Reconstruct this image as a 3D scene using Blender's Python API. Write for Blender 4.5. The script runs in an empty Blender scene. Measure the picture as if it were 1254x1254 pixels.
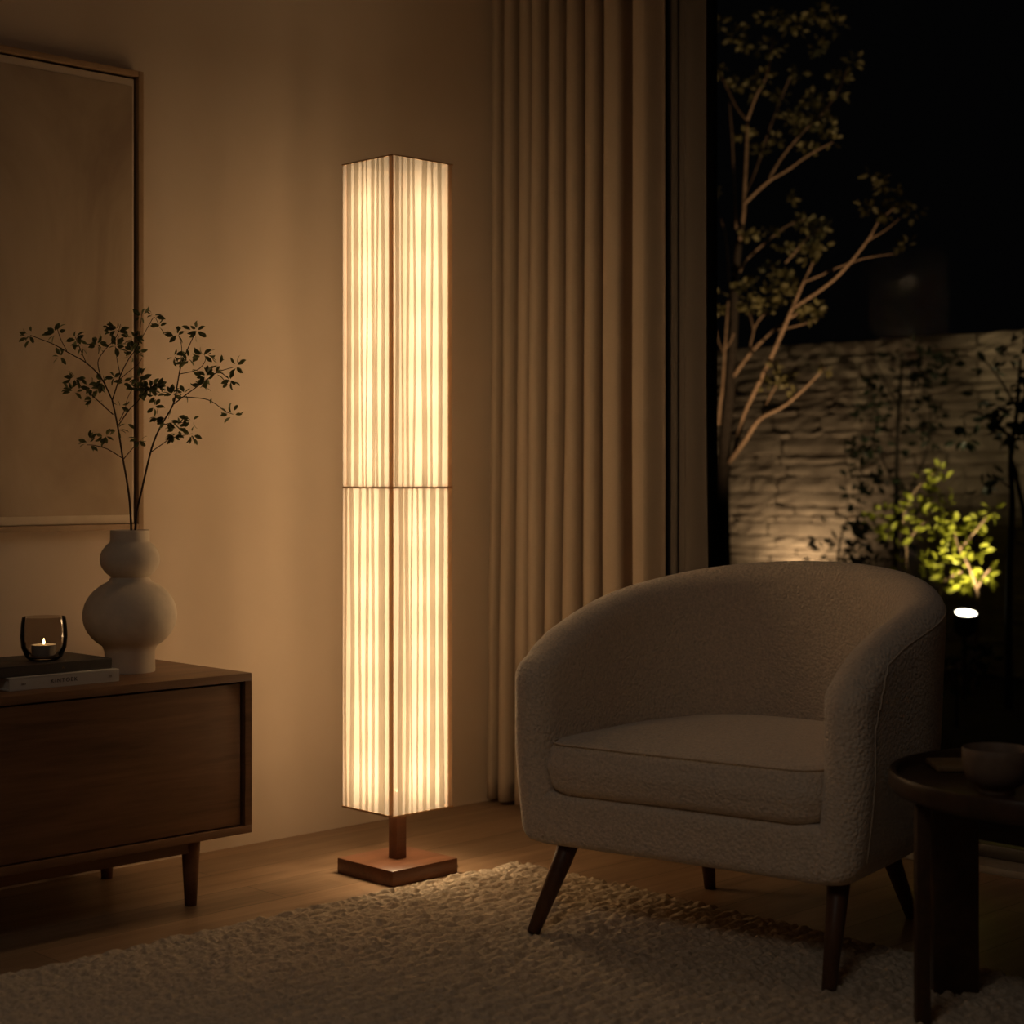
import bpy, bmesh, math, random
import numpy as np
from mathutils import Vector, Matrix

PI = math.pi
random.seed(7)
rng = np.random.default_rng(11)
S = bpy.context.scene
C = S.collection

# ------------------------------------------------------------------ camera
FPX, HOR, HC = 2077.0, 585.0, 0.90          # focal length in pixels, horizon row, eye height
FW = Vector((-0.7157, 0.6985, 0.0)); RT = Vector((0.698, 0.7156, 0.0))
cam_d = bpy.data.cameras.new('camera'); cam = bpy.data.objects.new('camera', cam_d)
C.objects.link(cam)
cam.location = (0, 0, HC)
cam.rotation_euler = (PI/2, 0, math.atan2(0.7157, 0.6985))
cam_d.sensor_width = 36.0
cam_d.lens = FPX/1254*36.0
cam_d.shift_y = (HOR-627.0)/1254.0
cam_d.clip_start = 0.05
cam_d.dof.use_dof = True
cam_d.dof.focus_distance = 3.55
cam_d.dof.aperture_fstop = 3.2
S.camera = cam

# ------------------------------------------------------------------ view, world, fill
S.view_settings.view_transform = 'Standard'
S.view_settings.look = 'None'
S.view_settings.gamma = 1.0
S.view_settings.exposure = 0.0
S.view_settings.use_curve_mapping = False
try:
    S.cycles.max_bounces = 10
    S.cycles.diffuse_bounces = 5
    S.cycles.glossy_bounces = 4
    S.cycles.transmission_bounces = 8
    S.cycles.transparent_max_bounces = 24
    S.cycles.use_denoising = True
    S.cycles.sample_clamp_indirect = 4.0
    S.cycles.caustics_refractive = False
    S.cycles.caustics_reflective = False
except Exception:
    pass
W = bpy.data.worlds.new('night'); S.world = W
W.use_nodes = True
bg = W.node_tree.nodes['Background']
bg.inputs[0].default_value = (0.8, 0.8, 0.85, 1)      # moonless night sky
bg.inputs[1].default_value = 0.0011

def light(name, kind, loc, power, col, radius=0.03, target=None, **kw):
    d = bpy.data.lights.new(name, kind); d.energy = power; d.color = col
    if kind in ('POINT', 'SPOT'): d.shadow_soft_size = radius
    for k, v in kw.items(): setattr(d, k, v)
    o = bpy.data.objects.new(name, d); C.objects.link(o); o.location = loc
    if target is not None:
        o.rotation_euler = (Vector(target)-Vector(loc)).to_track_quat('-Z', 'Y').to_euler()
    return o

# unseen fill light added behind the viewer to lift the dark parts
light('fill_light', 'AREA', (-0.9, 0.2, 2.42), 5.8, (1.0, 0.88, 0.76), target=(-0.9, 0.2, 0), shape='DISK', size=0.9)

# ------------------------------------------------------------------ helpers
def at(px, py, Y):
    """point of the vertical plane y = Y that is seen at a picture position"""
    k = (px-627.0)/FPX
    v = FW + RT*k
    d = Y/v.y
    return Vector((v.x*d, Y, HC-(py-HOR)*d/FPX))

def at_depth(px, py, d):
    k = (px-627.0)*d/FPX
    v = FW*d + RT*k
    return Vector((v.x, v.y, HC-(py-HOR)*d/FPX))

def tag(o, label=None, cat=None, group=None, kind=None):
    if label: o['label'] = label
    if cat: o['category'] = cat
    if group: o['group'] = group
    if kind: o['kind'] = kind
    return o

def thing(name, label, cat, loc=(0, 0, 0), rz=0.0, group=None):
    o = bpy.data.objects.new(name, None); C.objects.link(o)
    o.empty_display_size = 0.1
    o.location = loc; o.rotation_euler = (0, 0, rz)
    return tag(o, label, cat, group)

def mesh_obj(name, verts, faces, mat, parent=None, smooth=True, loc=None):
    me = bpy.data.meshes.new(name)
    me.from_pydata([tuple(v) for v in verts], [], faces)
    me.materials.append(mat)
    me.polygons.foreach_set('use_smooth', [smooth]*len(me.polygons))
    me.update()
    o = bpy.data.objects.new(name, me); C.objects.link(o)
    if parent: o.parent = parent
    if loc: o.location = loc
    return o

def bm_obj(name, bm, mat, parent=None, smooth=True):
    me = bpy.data.meshes.new(name)
    bmesh.ops.recalc_face_normals(bm, faces=bm.faces)
    bm.to_mesh(me); bm.free()
    me.materials.append(mat)
    me.polygons.foreach_set('use_smooth', [smooth]*len(me.polygons))
    o = bpy.data.objects.new(name, me); C.objects.link(o)
    if parent: o.parent = parent
    if smooth:
        try: me.set_sharp_from_angle(angle=math.radians(40))
        except Exception: pass
    return o

def add_box(bm, x0, x1, y0, y1, z0, z1, bev=0.0, seg=2, M=None):
    vs = [bm.verts.new((x, y, z)) for z in (z0, z1) for y in (y0, y1) for x in (x0, x1)]
    fs = [(0, 2, 3, 1), (4, 5, 7, 6), (0, 1, 5, 4), (2, 6, 7, 3), (0, 4, 6, 2), (1, 3, 7, 5)]
    faces = [bm.faces.new([vs[i] for i in f]) for f in fs]
    allv = list(vs)
    if bev > 0:
        edges = list({e for f in faces for e in f.edges})
        r = bmesh.ops.bevel(bm, geom=edges, offset=bev, segments=seg, affect='EDGES', profile=0.5)
        allv = list({v for f in r['faces'] for v in f.verts} | {v for v in vs if v.is_valid})
    if M is not None:
        bmesh.ops.transform(bm, matrix=M, verts=[v for v in allv if v.is_valid])

def box(name, x0, x1, y0, y1, z0, z1, mat, parent=None, bev=0.0, seg=2):
    bm = bmesh.new(); add_box(bm, x0, x1, y0, y1, z0, z1, bev, seg)
    return bm_obj(name, bm, mat, parent, smooth=bev > 0)

def lathe(name, prof, mat, parent=None, n=48, loc=None, close=False):
    """prof: list of (radius, z); r = 0 closes on the axis"""
    V, Fc = [], []
    rings = []
    for r, z in prof:
        if r < 1e-6:
            rings.append([len(V)]); V.append((0, 0, z))
        else:
            s = len(V)
            V += [(r*math.cos(2*PI*i/n), r*math.sin(2*PI*i/n), z) for i in range(n)]
            rings.append(list(range(s, s+n)))
    for a, b in zip(rings, rings[1:]):
        for i in range(n):
            j = (i+1) % n
            if len(a) == 1 and len(b) == 1: continue
            if len(a) == 1: Fc.append((a[0], b[j], b[i]))
            elif len(b) == 1: Fc.append((a[i], a[j], b[0]))
            else: Fc.append((a[i], a[j], b[j], b[i]))
    o = mesh_obj(name, V, Fc, mat, parent, True, loc)
    try: o.data.set_sharp_from_angle(angle=math.radians(50))
    except Exception: pass
    return o

def tube_geo(pts, radii, n=8, V=None, Fc=None, cap=True):
    V = [] if V is None else V; Fc = [] if Fc is None else Fc
    pts = [Vector(p) for p in pts]
    if not hasattr(radii, '__len__'): radii = [radii]*len(pts)
    up = Vector((0.13, 0.21, 0.97)).normalized()
    prev = None; first = None
    for i, p in enumerate(pts):
        t = (pts[min(i+1, len(pts)-1)]-pts[max(i-1, 0)])
        if t.length < 1e-9: t = Vector((0, 0, 1))
        t.normalize()
        a = t.cross(up)
        if a.length < 0.15: a = t.cross(Vector((1, 0, 0)))
        a.normalize(); b = t.cross(a)
        if prev is not None and a.dot(prev[0]) < 0: a = -a; b = -b
        s = len(V)
        V += [tuple(p+a*(radii[i]*math.cos(2*PI*k/n))+b*(radii[i]*math.sin(2*PI*k/n))) for k in range(n)]
        if prev is not None:
            q = prev[1]
            for k in range(n):
                j = (k+1) % n
                Fc.append((q+k, q+j, s+j, s+k))
        else: first = s
        prev = (a, s)
    if cap:
        Fc.append(tuple(range(first, first+n))[::-1]); Fc.append(tuple(range(prev[1], prev[1]+n)))
    return V, Fc

def smooth_path(pts, k=4):
    """Catmull-Rom through the points"""
    P = [Vector(p) for p in pts]
    if len(P) < 3: return P
    out = []
    for i in range(len(P)-1):
        p0 = P[max(i-1, 0)]; p1 = P[i]; p2 = P[i+1]; p3 = P[min(i+2, len(P)-1)]
        for j in range(k):
            t = j/k
            out.append(0.5*((2*p1)+(p2-p0)*t+(2*p0-5*p1+4*p2-p3)*t*t+(-p0+3*p1-3*p2+p3)*t**3))
    out.append(P[-1])
    return out

def tube(name, pts, radii, mat, parent=None, n=8):
    V, Fc = tube_geo(pts, radii, n)
    return mesh_obj(name, V, Fc, mat, parent)

# ------------------------------------------------------------------ materials
def new_mat(name):
    m = bpy.data.materials.new(name); m.use_nodes = True
    nt = m.node_tree
    return m, nt, nt.nodes['Principled BSDF']

def N(nt, typ, **kw):
    n = nt.nodes.new(typ)
    for k, v in kw.items(): setattr(n, k, v)
    return n

def coords(nt, scale=(1, 1, 1), src='Object', rot=(0, 0, 0)):
    tc = N(nt, 'ShaderNodeTexCoord'); mp = N(nt, 'ShaderNodeMapping')
    mp.inputs['Scale'].default_value = scale; mp.inputs['Rotation'].default_value = rot
    nt.links.new(tc.outputs[src], mp.inputs['Vector'])
    return mp.outputs['Vector']

def noise(nt, vec, scale, detail=4, rough=0.55, dist=0.0):
    n = N(nt, 'ShaderNodeTexNoise')
    n.inputs['Scale'].default_value = scale; n.inputs['Detail'].default_value = detail
    n.inputs['Roughness'].default_value = rough; n.inputs['Distortion'].default_value = dist
    nt.links.new(vec, n.inputs['Vector'])
    return n.outputs['Fac']

def ramp(nt, fac, stops):
    r = N(nt, 'ShaderNodeValToRGB')
    e = r.color_ramp.elements
    e[0].position, e[0].color = stops[0][0], (*stops[0][1], 1)
    e[1].position, e[1].color = stops[-1][0], (*stops[-1][1], 1)
    for p, c in stops[1:-1]:
        x = e.new(p); x.color = (*c, 1)
    nt.links.new(fac, r.inputs['Fac'])
    return r.outputs['Color']

def bump(nt, bsdf, h, strength, dist=0.002):
    b = N(nt, 'ShaderNodeBump')
    b.inputs['Strength'].default_value = strength; b.inputs['Distance'].default_value = dist
    nt.links.new(h, b.inputs['Height']); nt.links.new(b.outputs['Normal'], bsdf.inputs['Normal'])

def plain(name, col, rough=0.6, spec=0.3, metal=0.0, var=0.12, nscale=30, bstr=0.0):
    m, nt, b = new_mat(name)
    v = coords(nt)
    f = noise(nt, v, nscale)
    c = ramp(nt, f, [(0.3, tuple(x*(1-var) for x in col)), (0.7, tuple(min(1, x*(1+var)) for x in col))])
    nt.links.new(c, b.inputs['Base Color'])
    b.inputs['Roughness'].default_value = rough; b.inputs['Metallic'].default_value = metal
    b.inputs['Specular IOR Level'].default_value = spec
    if bstr: bump(nt, b, f, bstr)
    return m

def plaster(name, col):
    m, nt, b = new_mat(name)
    v = coords(nt)
    f1 = noise(nt, v, 1.6, 5, 0.6); f2 = noise(nt, v, 60, 3, 0.6)
    c = ramp(nt, f1, [(0.25, tuple(x*0.9 for x in col)), (0.75, tuple(x*1.06 for x in col))])
    nt.links.new(c, b.inputs['Base Color'])
    b.inputs['Roughness'].default_value = 0.85; b.inputs['Specular IOR Level'].default_value = 0.15
    bump(nt, b, f2, 0.12, 0.001)
    return m

def wood(name, dark, light_, grain=(18, 1.2, 18), rough=0.42, spec=0.35, planks=None, rot=(0, 0, 0)):
    m, nt, b = new_mat(name)
    v = coords(nt, grain, rot=rot)
    f = noise(nt, v, 1.3, 6, 0.62, 0.6)
    v2 = coords(nt, tuple(g*5 for g in grain), rot=rot)
    f2 = noise(nt, v2, 1.5, 3, 0.6)
    mx = N(nt, 'ShaderNodeMath', operation='MULTIPLY_ADD')
    nt.links.new(f2, mx.inputs[0]); mx.inputs[1].default_value = 0.35; nt.links.new(f, mx.inputs[2])
    mid = tuple((p+q)/2 for p, q in zip(dark, light_))
    c = ramp(nt, mx.outputs[0], [(0.42, dark), (0.64, mid), (0.9, light_)])
    if planks:
        vb = coords(nt, (1, 1, 1), rot=(0, 0, PI/2))
        br = N(nt, 'ShaderNodeTexBrick')
        br.offset = 0.37
        br.inputs['Scale'].default_value = 1.0
        br.inputs['Color1'].default_value = (0.82, 0.82, 0.82, 1); br.inputs['Color2'].default_value = (1.12, 1.08, 1.05, 1)
        br.inputs['Mortar'].default_value = (0.3, 0.28, 0.26, 1)
        br.inputs['Mortar Size'].default_value = 0.0012
        br.inputs['Brick Width'].default_value = planks[0]; br.inputs['Row Height'].default_value = planks[1]
        nt.links.new(vb, br.inputs['Vector'])
        mm = N(nt, 'ShaderNodeMix', data_type='RGBA', blend_type='MULTIPLY')
        mm.inputs[0].default_value = 1.0
        nt.links.new(c, mm.inputs[6]); nt.links.new(br.outputs['Color'], mm.inputs[7])
        c = mm.outputs[2]
    nt.links.new(c, b.inputs['Base Color'])
    b.inputs['Roughness'].default_value = rough; b.inputs['Specular IOR Level'].default_value = spec
    bump(nt, b, mx.outputs[0], 0.08, 0.001)
    return m

def cloth(name, col, scale=420, bstr=0.5, dist=0.0012, var=0.15, sheen=0.2, cell=True):
    m, nt, b = new_mat(name)
    v = coords(nt)
    f = noise(nt, v, scale*0.6, 3, 0.65)
    c = ramp(nt, f, [(0.3, tuple(x*(1-var) for x in col)), (0.7, tuple(x*(1+var) for x in col))])
    nt.links.new(c, b.inputs['Base Color'])
    b.inputs['Roughness'].default_value = 0.95; b.inputs['Specular IOR Level'].default_value = 0.08
    b.inputs['Sheen Weight'].default_value = sheen; b.inputs['Sheen Roughness'].default_value = 0.5
    h = f
    if cell:
        vo = N(nt, 'ShaderNodeTexVoronoi', feature='SMOOTH_F1'); vo.inputs['Scale'].default_value = scale*0.55
        nt.links.new(v, vo.inputs['Vector'])
        s = N(nt, 'ShaderNodeMath', operation='SUBTRACT')
        nt.links.new(f, s.inputs[0]); nt.links.new(vo.outputs['Distance'], s.inputs[1]); h = s.outputs[0]
    bump(nt, b, h, bstr, dist)
    return m

def emit(name, col, strength):
    m = bpy.data.materials.new(name); m.use_nodes = True; nt = m.node_tree
    nt.nodes.remove(nt.nodes['Principled BSDF'])
    e = N(nt, 'ShaderNodeEmission'); e.inputs[0].default_value = (*col, 1); e.inputs[1].default_value = strength
    nt.links.new(e.outputs[0], nt.nodes['Material Output'].inputs[0])
    return m

def leaf_mat(name, col, trans=0.35):
    m = bpy.data.materials.new(name); m.use_nodes = True; nt = m.node_tree
    b = nt.nodes['Principled BSDF']
    f = noise(nt, coords(nt), 25, 2)
    c = ramp(nt, f, [(0.3, tuple(x*0.7 for x in col)), (0.7, tuple(x*1.25 for x in col))])
    nt.links.new(c, b.inputs['Base Color']); b.inputs['Roughness'].default_value = 0.55
    b.inputs['Specular IOR Level'].default_value = 0.25
    t = N(nt, 'ShaderNodeBsdfTranslucent'); nt.links.new(c, t.inputs[0])
    mx = N(nt, 'ShaderNodeMixShader'); mx.inputs[0].default_value = trans
    nt.links.new(b.outputs[0], mx.inputs[1]); nt.links.new(t.outputs[0], mx.inputs[2])
    nt.links.new(mx.outputs[0], nt.nodes['Material Output'].inputs[0])
    return m

M = {}
M['wall'] = plaster('warm_plaster', (0.60, 0.475, 0.352))
M['ceiling'] = plaster('ceiling_paint', (0.34, 0.28, 0.22))
M['floor'] = wood('oak_floor', (0.17, 0.105, 0.06), (0.36, 0.24, 0.145), (14, 1.0, 14), 0.38, 0.4, planks=(1.6, 0.14))
M['walnut'] = wood('walnut', (0.09, 0.043, 0.02), (0.225, 0.112, 0.053), (16, 1.1, 16), 0.45, 0.3)
M['walnut_base'] = wood('walnut_lamp', (0.07, 0.028, 0.014), (0.17, 0.072, 0.036), (22, 2.2, 22), 0.35, 0.4)
M['dark_wood'] = wood('smoked_oak', (0.03, 0.016, 0.009), (0.07, 0.037, 0.02), (16, 1.5, 16), 0.42, 0.3)
M['leg_wood'] = wood('leg_walnut', (0.05, 0.024, 0.012), (0.115, 0.055, 0.027), (20, 20, 2), 0.45, 0.3)
M['frame_wood'] = wood('frame_oak', (0.20, 0.12, 0.06), (0.42, 0.27, 0.15), (20, 2, 2), 0.5, 0.3)
M['boucle'] = cloth('boucle', (0.74, 0.62, 0.48), 310, 1.0, 0.0036, 0.18, 0.5)
M['piping'] = cloth('piping_cloth', (0.74, 0.62, 0.48), 500, 0.3, 0.001, 0.1)
M['curtain'] = cloth('linen', (0.40, 0.315, 0.23), 900, 0.25, 0.0008, 0.10, 0.05, cell=False)
M['shaded_lining'] = cloth('shaded_linen', (0.11, 0.094, 0.08), 900, 0.25, 0.0008, 0.08, 0.05, cell=False)  # shade on the rear curtain is put into a darker linen colour
M['ceramic'] = plain('matte_ceramic', (0.60, 0.51, 0.40), 0.8, 0.2, 0, 0.06, 40, 0.08)
M['black'] = plain('black_metal', (0.014, 0.013, 0.013), 0.5, 0.3)
M['alu'] = plain('dark_bronze', (0.05, 0.045, 0.04), 0.45, 0.4, 0.3)
M['sill'] = plain('grey_threshold', (0.22, 0.20, 0.18), 0.5, 0.3)
M['cord'] = plain('brown_cord', (0.02, 0.014, 0.01), 0.6)
M['paper'] = plain('paper', (0.55, 0.50, 0.43), 0.9, 0.1, 0, 0.1, 200)
M['white_cover'] = plain('cream_cover', (0.50, 0.46, 0.40), 0.6, 0.25, 0, 0.03, 20)
M['dark_cover'] = plain('charcoal_cover', (0.060, 0.050, 0.042), 0.5, 0.3, 0, 0.08, 20)
M['ink'] = plain('ink', (0.05, 0.035, 0.025), 0.8, 0.1)
M['wax'] = plain('wax', (0.62, 0.55, 0.45), 0.5, 0.4)
M['tin'] = plain('tealight_cup', (0.5, 0.5, 0.5), 0.45, 0.5, 0.2)
M['cup'] = plain('stoneware', (0.17, 0.12, 0.085), 0.6, 0.3, 0, 0.12, 60)
M['coaster'] = wood('coaster_wood', (0.16, 0.095, 0.04), (0.26, 0.165, 0.075), (20, 20, 20), 0.6, 0.2)
M['twig'] = plain('twig', (0.045, 0.026, 0.016), 0.8, 0.15)
M['sprig'] = leaf_mat('sprig_leaf', (0.10, 0.11, 0.038), 0.2)
M['bark'] = plain('bark', (0.20, 0.135, 0.085), 0.9, 0.1, 0, 0.35, 60, 0.4)
M['shaded_bark'] = plain('shaded_bark', (0.028, 0.022, 0.017), 0.9, 0.1, 0, 0.3, 60, 0.4)  # bark darkened in its colour for trunks and stems left unlit
M['tree_leaf'] = leaf_mat('tree_leaf', (0.15, 0.132, 0.055), 0.4)
M['green_leaf'] = leaf_mat('green_leaf', (0.27, 0.29, 0.03), 0.45)
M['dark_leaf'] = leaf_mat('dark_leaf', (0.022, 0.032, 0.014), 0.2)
M['soil'] = plain('garden_soil', (0.03, 0.024, 0.018), 0.95, 0.1, 0, 0.4, 14, 0.5)

def stone_material():
    m, nt, b = new_mat('ledge_stone')
    v = coords(nt)
    f = noise(nt, v, 5, 5, 0.65); g = noise(nt, v, 45, 4, 0.6)
    c = ramp(nt, f, [(0.3, (0.20, 0.155, 0.115)), (0.7, (0.36, 0.29, 0.215))])
    nt.links.new(c, b.inputs['Base Color']); b.inputs['Roughness'].default_value = 0.9
    b.inputs['Specular IOR Level'].default_value = 0.15
    bump(nt, b, g, 0.5, 0.006)
    return m
M['stone'] = stone_material()

def canvas_material():
    m, nt, b = new_mat('painted_canvas')
    v = coords(nt, (1, 1.4, 0.7))
    f = noise(nt, v, 2.2, 5, 0.6, 0.8)
    c = ramp(nt, f, [(0.32, (0.30, 0.215, 0.15)), (0.5, (0.40, 0.30, 0.205)), (0.72, (0.47, 0.36, 0.255))])
    nt.links.new(c, b.inputs['Base Color']); b.inputs['Roughness'].default_value = 0.9
    b.inputs['Specular IOR Level'].default_value = 0.1
    bump(nt, b, noise(nt, coords(nt), 420, 2), 0.25, 0.001)
    return m
M['canvas'] = canvas_material()
M['mat_board'] = plain('linen_border', (0.56, 0.45, 0.33), 0.9, 0.1, 0, 0.05, 30)

def shade_material():
    """sheer pleated cloth: part of the light goes straight through, the rest is scattered"""
    m = bpy.data.materials.new('sheer_pleats'); m.use_nodes = True; nt = m.node_tree
    nt.nodes.remove(nt.nodes['Principled BSDF'])
    f = noise(nt, coords(nt, (60, 60, 3)), 1.0, 3, 0.6)
    c = ramp(nt, f, [(0.3, (0.42, 0.388, 0.345)), (0.7, (0.475, 0.443, 0.40))])
    d = N(nt, 'ShaderNodeBsdfDiffuse'); t = N(nt, 'ShaderNodeBsdfTranslucent')
    nt.links.new(c, d.inputs[0]); nt.links.new(c, t.inputs[0])
    m1 = N(nt, 'ShaderNodeMixShader'); m1.inputs[0].default_value = 0.6
    nt.links.new(d.outputs[0], m1.inputs[1]); nt.links.new(t.outputs[0], m1.inputs[2])
    tr = N(nt, 'ShaderNodeBsdfTransparent'); tr.inputs[0].default_value = (1.0, 0.97, 0.91, 1)
    m2 = N(nt, 'ShaderNodeMixShader'); m2.inputs[0].default_value = 0.34
    nt.links.new(m1.outputs[0], m2.inputs[1]); nt.links.new(tr.outputs[0], m2.inputs[2])
    nt.links.new(m2.outputs[0], nt.nodes['Material Output'].inputs[0])
    return m
M['shade'] = shade_material()
M['trim'] = cloth('shade_trim', (0.48, 0.30, 0.16), 900, 0.2, 0.0005, 0.1, 0, cell=False)

def glass_material(name, tint, gloss, rough=0.0):
    """thin clear sheet: see-through with a faint mirror on top"""
    m = bpy.data.materials.new(name); m.use_nodes = True; nt = m.node_tree
    nt.nodes.remove(nt.nodes['Principled BSDF'])
    tr = N(nt, 'ShaderNodeBsdfTransparent'); tr.inputs[0].default_value = (*tint, 1)
    g = N(nt, 'ShaderNodeBsdfGlossy'); g.inputs['Roughness'].default_value = rough
    fr = N(nt, 'ShaderNodeFresnel'); fr.inputs[0].default_value = gloss
    mx = N(nt, 'ShaderNodeMixShader')
    nt.links.new(fr.outputs[0], mx.inputs[0])
    nt.links.new(tr.outputs[0], mx.inputs[1]); nt.links.new(g.outputs[0], mx.inputs[2])
    nt.links.new(mx.outputs[0], nt.nodes['Material Output'].inputs[0])
    return m
M['pane'] = glass_material('coated_glass', (0.97, 0.97, 0.97), 1.06)
M['smoke'] = glass_material('smoked_glass', (0.81, 0.78, 0.75), 1.18, 0.02)

# ------------------------------------------------------------------ the room
XW, YW = -3.43, 3.53          # inner faces of the two walls the photo shows
CEIL = 2.5
def struct(o): o['kind'] = 'structure'; return o
struct(box('floor', XW-0.1, 1.6, -1.6, 3.6, -0.1, 0.0, M['floor']))
struct(box('wall_left', XW-0.15, XW, -1.6, YW+0.15, 0.0, CEIL, M['wall']))
struct(box('wall_back', XW, -2.898, YW, YW+0.05, 0.0, CEIL, M['wall']))
struct(box('wall_right', 1.6, 1.75, -1.6, YW+0.15, 0.0, CEIL, M['wall']))
struct(box('wall_front', XW-0.15, 1.75, -1.75, -1.6, 0.0, CEIL, M['wall']))
struct(box('ceiling', XW-0.15, 1.75, -1.75, YW+0.15, CEIL, CEIL+0.1, M['ceiling']))
struct(box('trim_1', -2.84, 1.6, 3.462, 3.60, 0.0, 0.018, M['sill'], bev=0.003))

# window: frame and one pane
win = bpy.data.objects.new('window_1', None); C.objects.link(win); win.location = (-0.655, 3.56, 0.018); struct(win)
bm = bmesh.new()
add_box(bm, -2.243, -2.222, -0.02, 0.02, 0, 2.47, 0.002)
add_box(bm, 2.17, 2.218, -0.035, 0.045, 0, 2.47, 0.003)
add_box(bm, -2.222, 2.17, -0.02, 0.02, 0, 0.03, 0.002)
add_box(bm, -2.222, 2.17, -0.02, 0.02, 2.42, 2.47, 0.002)
add_box(bm, -0.03, 0.03, -0.035, 0.045, 0.05, 2.42, 0.003)
bm_obj('window_frame', bm, M['alu'], win)
bm = bmesh.new(); add_box(bm, -2.225, -0.02, 0.0, 0.006, 0.025, 2.425); bm_obj('glass_pane', bm, M['pane'], win, False)
bm = bmesh.new(); add_box(bm, 0.02, 2.175, 0.0, 0.006, 0.025, 2.425); bm_obj('glass_pane', bm, M['pane'], win, False)

# ------------------------------------------------------------------ the garden behind the glass
g_ground = box('garden_ground', -9.0, 3.0, 3.62, 9.5, -0.12, -0.03, M['soil']); struct(g_ground)

def value_noise(x, y, seed=0):
    r = np.random.default_rng(seed); T = r.random((256, 256))
    xi = np.floor(x).astype(int); yi = np.floor(y).astype(int)
    fx = x-xi; fy = y-yi
    fx = fx*fx*(3-2*fx); fy = fy*fy*(3-2*fy)
    a = T[xi % 256, yi % 256]; b_ = T[(xi+1) % 256, yi % 256]; c = T[xi % 256, (yi+1) % 256]; d = T[(xi+1) % 256, (yi+1) % 256]
    return (a*(1-fx)+b_*fx)*(1-fy)+(c*(1-fx)+d*fx)*fy

def grid_faces(nx, ny):
    i = np.arange(nx-1)[:, None]*ny+np.arange(ny-1)[None, :]
    return np.stack([i, i+ny, i+ny+1, i+1], -1).reshape(-1, 4)

def np_mesh(name, V, Fc, mat, parent=None, smooth=True):
    me = bpy.data.meshes.new(name)
    nv, nf = len(V), len(Fc)
    me.vertices.add(nv); me.vertices.foreach_set('co', V.astype(np.float32).ravel())
    me.loops.add(nf*4); me.loops.foreach_set('vertex_index', Fc.astype(np.int32).ravel())
    me.polygons.add(nf); me.polygons.foreach_set('loop_start', (np.arange(nf)*4).astype(np.int32))
    me.update(calc_edges=True); me.validate()
    me.polygons.foreach_set('use_smooth', np.full(nf, smooth))
    me.materials.append(mat)
    o = bpy.data.objects.new(name, me); C.objects.link(o)
    if parent: o.parent = parent
    return o

def stone_wall():
    """stacked ledge stones: courses of long thin stones with uneven faces"""
    x0, x1, z1, yf = -8.0, 1.0, 1.595, 7.2
    rows = []; z = -0.05
    while z < z1-0.02:
        h = random.uniform(0.035, 0.085); h = min(h, z1-z); rows.append((z, h)); z += h
    V, Fc = [], []
    for z, h in rows:
        x = x0-random.uniform(0, 0.3)
        while x < x1:
            w = random.uniform(0.16, 0.5); p = random.uniform(0.0, 0.009)
            n = 5; s = len(V)
            for k in range(n+1):
                xx = x+0.004+(w-0.008)*k/n
                e = 0.006 if k in (0, n) else 0
                for q, (zz, yy) in enumerate([(z, 0.014), (z+0.004, e+0.002), (z+h*0.5, e*0.5), (z+h-0.004, e+0.002), (z+h, 0.014)]):
                    jit = random.uniform(-0.003, 0.003)
                    V.append((xx, yf-p+yy+jit, zz+(random.uniform(-0.004, 0.004) if 0 < q < 4 else 0)))
            for k in range(n):
                for q in range(4):
                    a = s+k*5+q; Fc.append((a, a+5, a+6, a+1))
            x += w
    s = len(V)
    V += [(x0, yf+0.05, -0.05), (x1, yf+0.05, -0.05), (x1, yf+0.05, z1), (x0, yf+0.05, z1),
          (x0, yf+0.3, -0.05), (x1, yf+0.3, -0.05), (x1, yf+0.3, z1), (x0, yf+0.3, z1)]
    for f in ((0, 1, 2, 3), (4, 7, 6, 5), (3, 2, 6, 7), (0, 3, 7, 4), (1, 5, 6, 2)): Fc.append(tuple(s+i for i in f))
    o = mesh_obj('garden_wall', V, Fc, M['stone'], None, False)
    return struct(o)
stone_wall()

# leaves: one folded blade each, gathered into one mesh per plant part
def leaf_geo(V, Fc, p, direction, size, wid=0.42, seed_up=None):
    d = Vector(direction).normalized()
    u = Vector(seed_up) if seed_up is not None else Vector((random.gauss(0, 1), random.gauss(0, 1), random.gauss(0, 1)+0.6))
    sd = d.cross(u)
    if sd.length < 1e-4: sd = d.cross(Vector((1, 0.3, 0.2)))
    sd.normalize(); nn = sd.cross(d).normalized()
    s = len(V); w = size*wid
    for t, ww, lift in ((0, 0.0, 0), (0.28, 0.8, 0.05), (0.58, 0.95, 0.06), (0.85, 0.5, 0.02), (1.0, 0.0, -0.06)):
        c = p+d*(size*t)+nn*(size*lift)
        if ww == 0: V.append(tuple(c))
        else:
            V.append(tuple(c+sd*(w*0.5*ww)+nn*(size*0.05))); V.append(tuple(c)); V.append(tuple(c-sd*(w*0.5*ww)+nn*(size*0.05)))
    Fc += [(s, s+1, s+2), (s, s+2, s+3), (s+1, s+4, s+5, s+2), (s+2, s+5, s+6, s+3), (s+4, s+7, s+8, s+5),
           (s+5, s+8, s+9, s+6), (s+7, s+10, s+8), (s+8, s+10, s+9)]

def rosette(V, Fc, c, rad, n, size, wid=0.42, flat=1.0):
    for _ in range(n):
        a = random.uniform(0, 2*PI)
        dr = Vector((math.cos(a), math.sin(a)*0.9, random.uniform(-0.45, 0.55)*flat))
        # spread mostly across the line of sight, a little in depth
        q = RT*dr.x+Vector((0, 0, 1))*dr.y*0.8+FW*dr.z
        p = c+q*rad*random.uniform(0.05, 0.75)
        dd = q+Vector((random.gauss(0, .25), random.gauss(0, .25), random.gauss(0, .25)))
        leaf_geo(V, Fc, p, dd, size*random.uniform(0.7, 1.15), wid)

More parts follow.
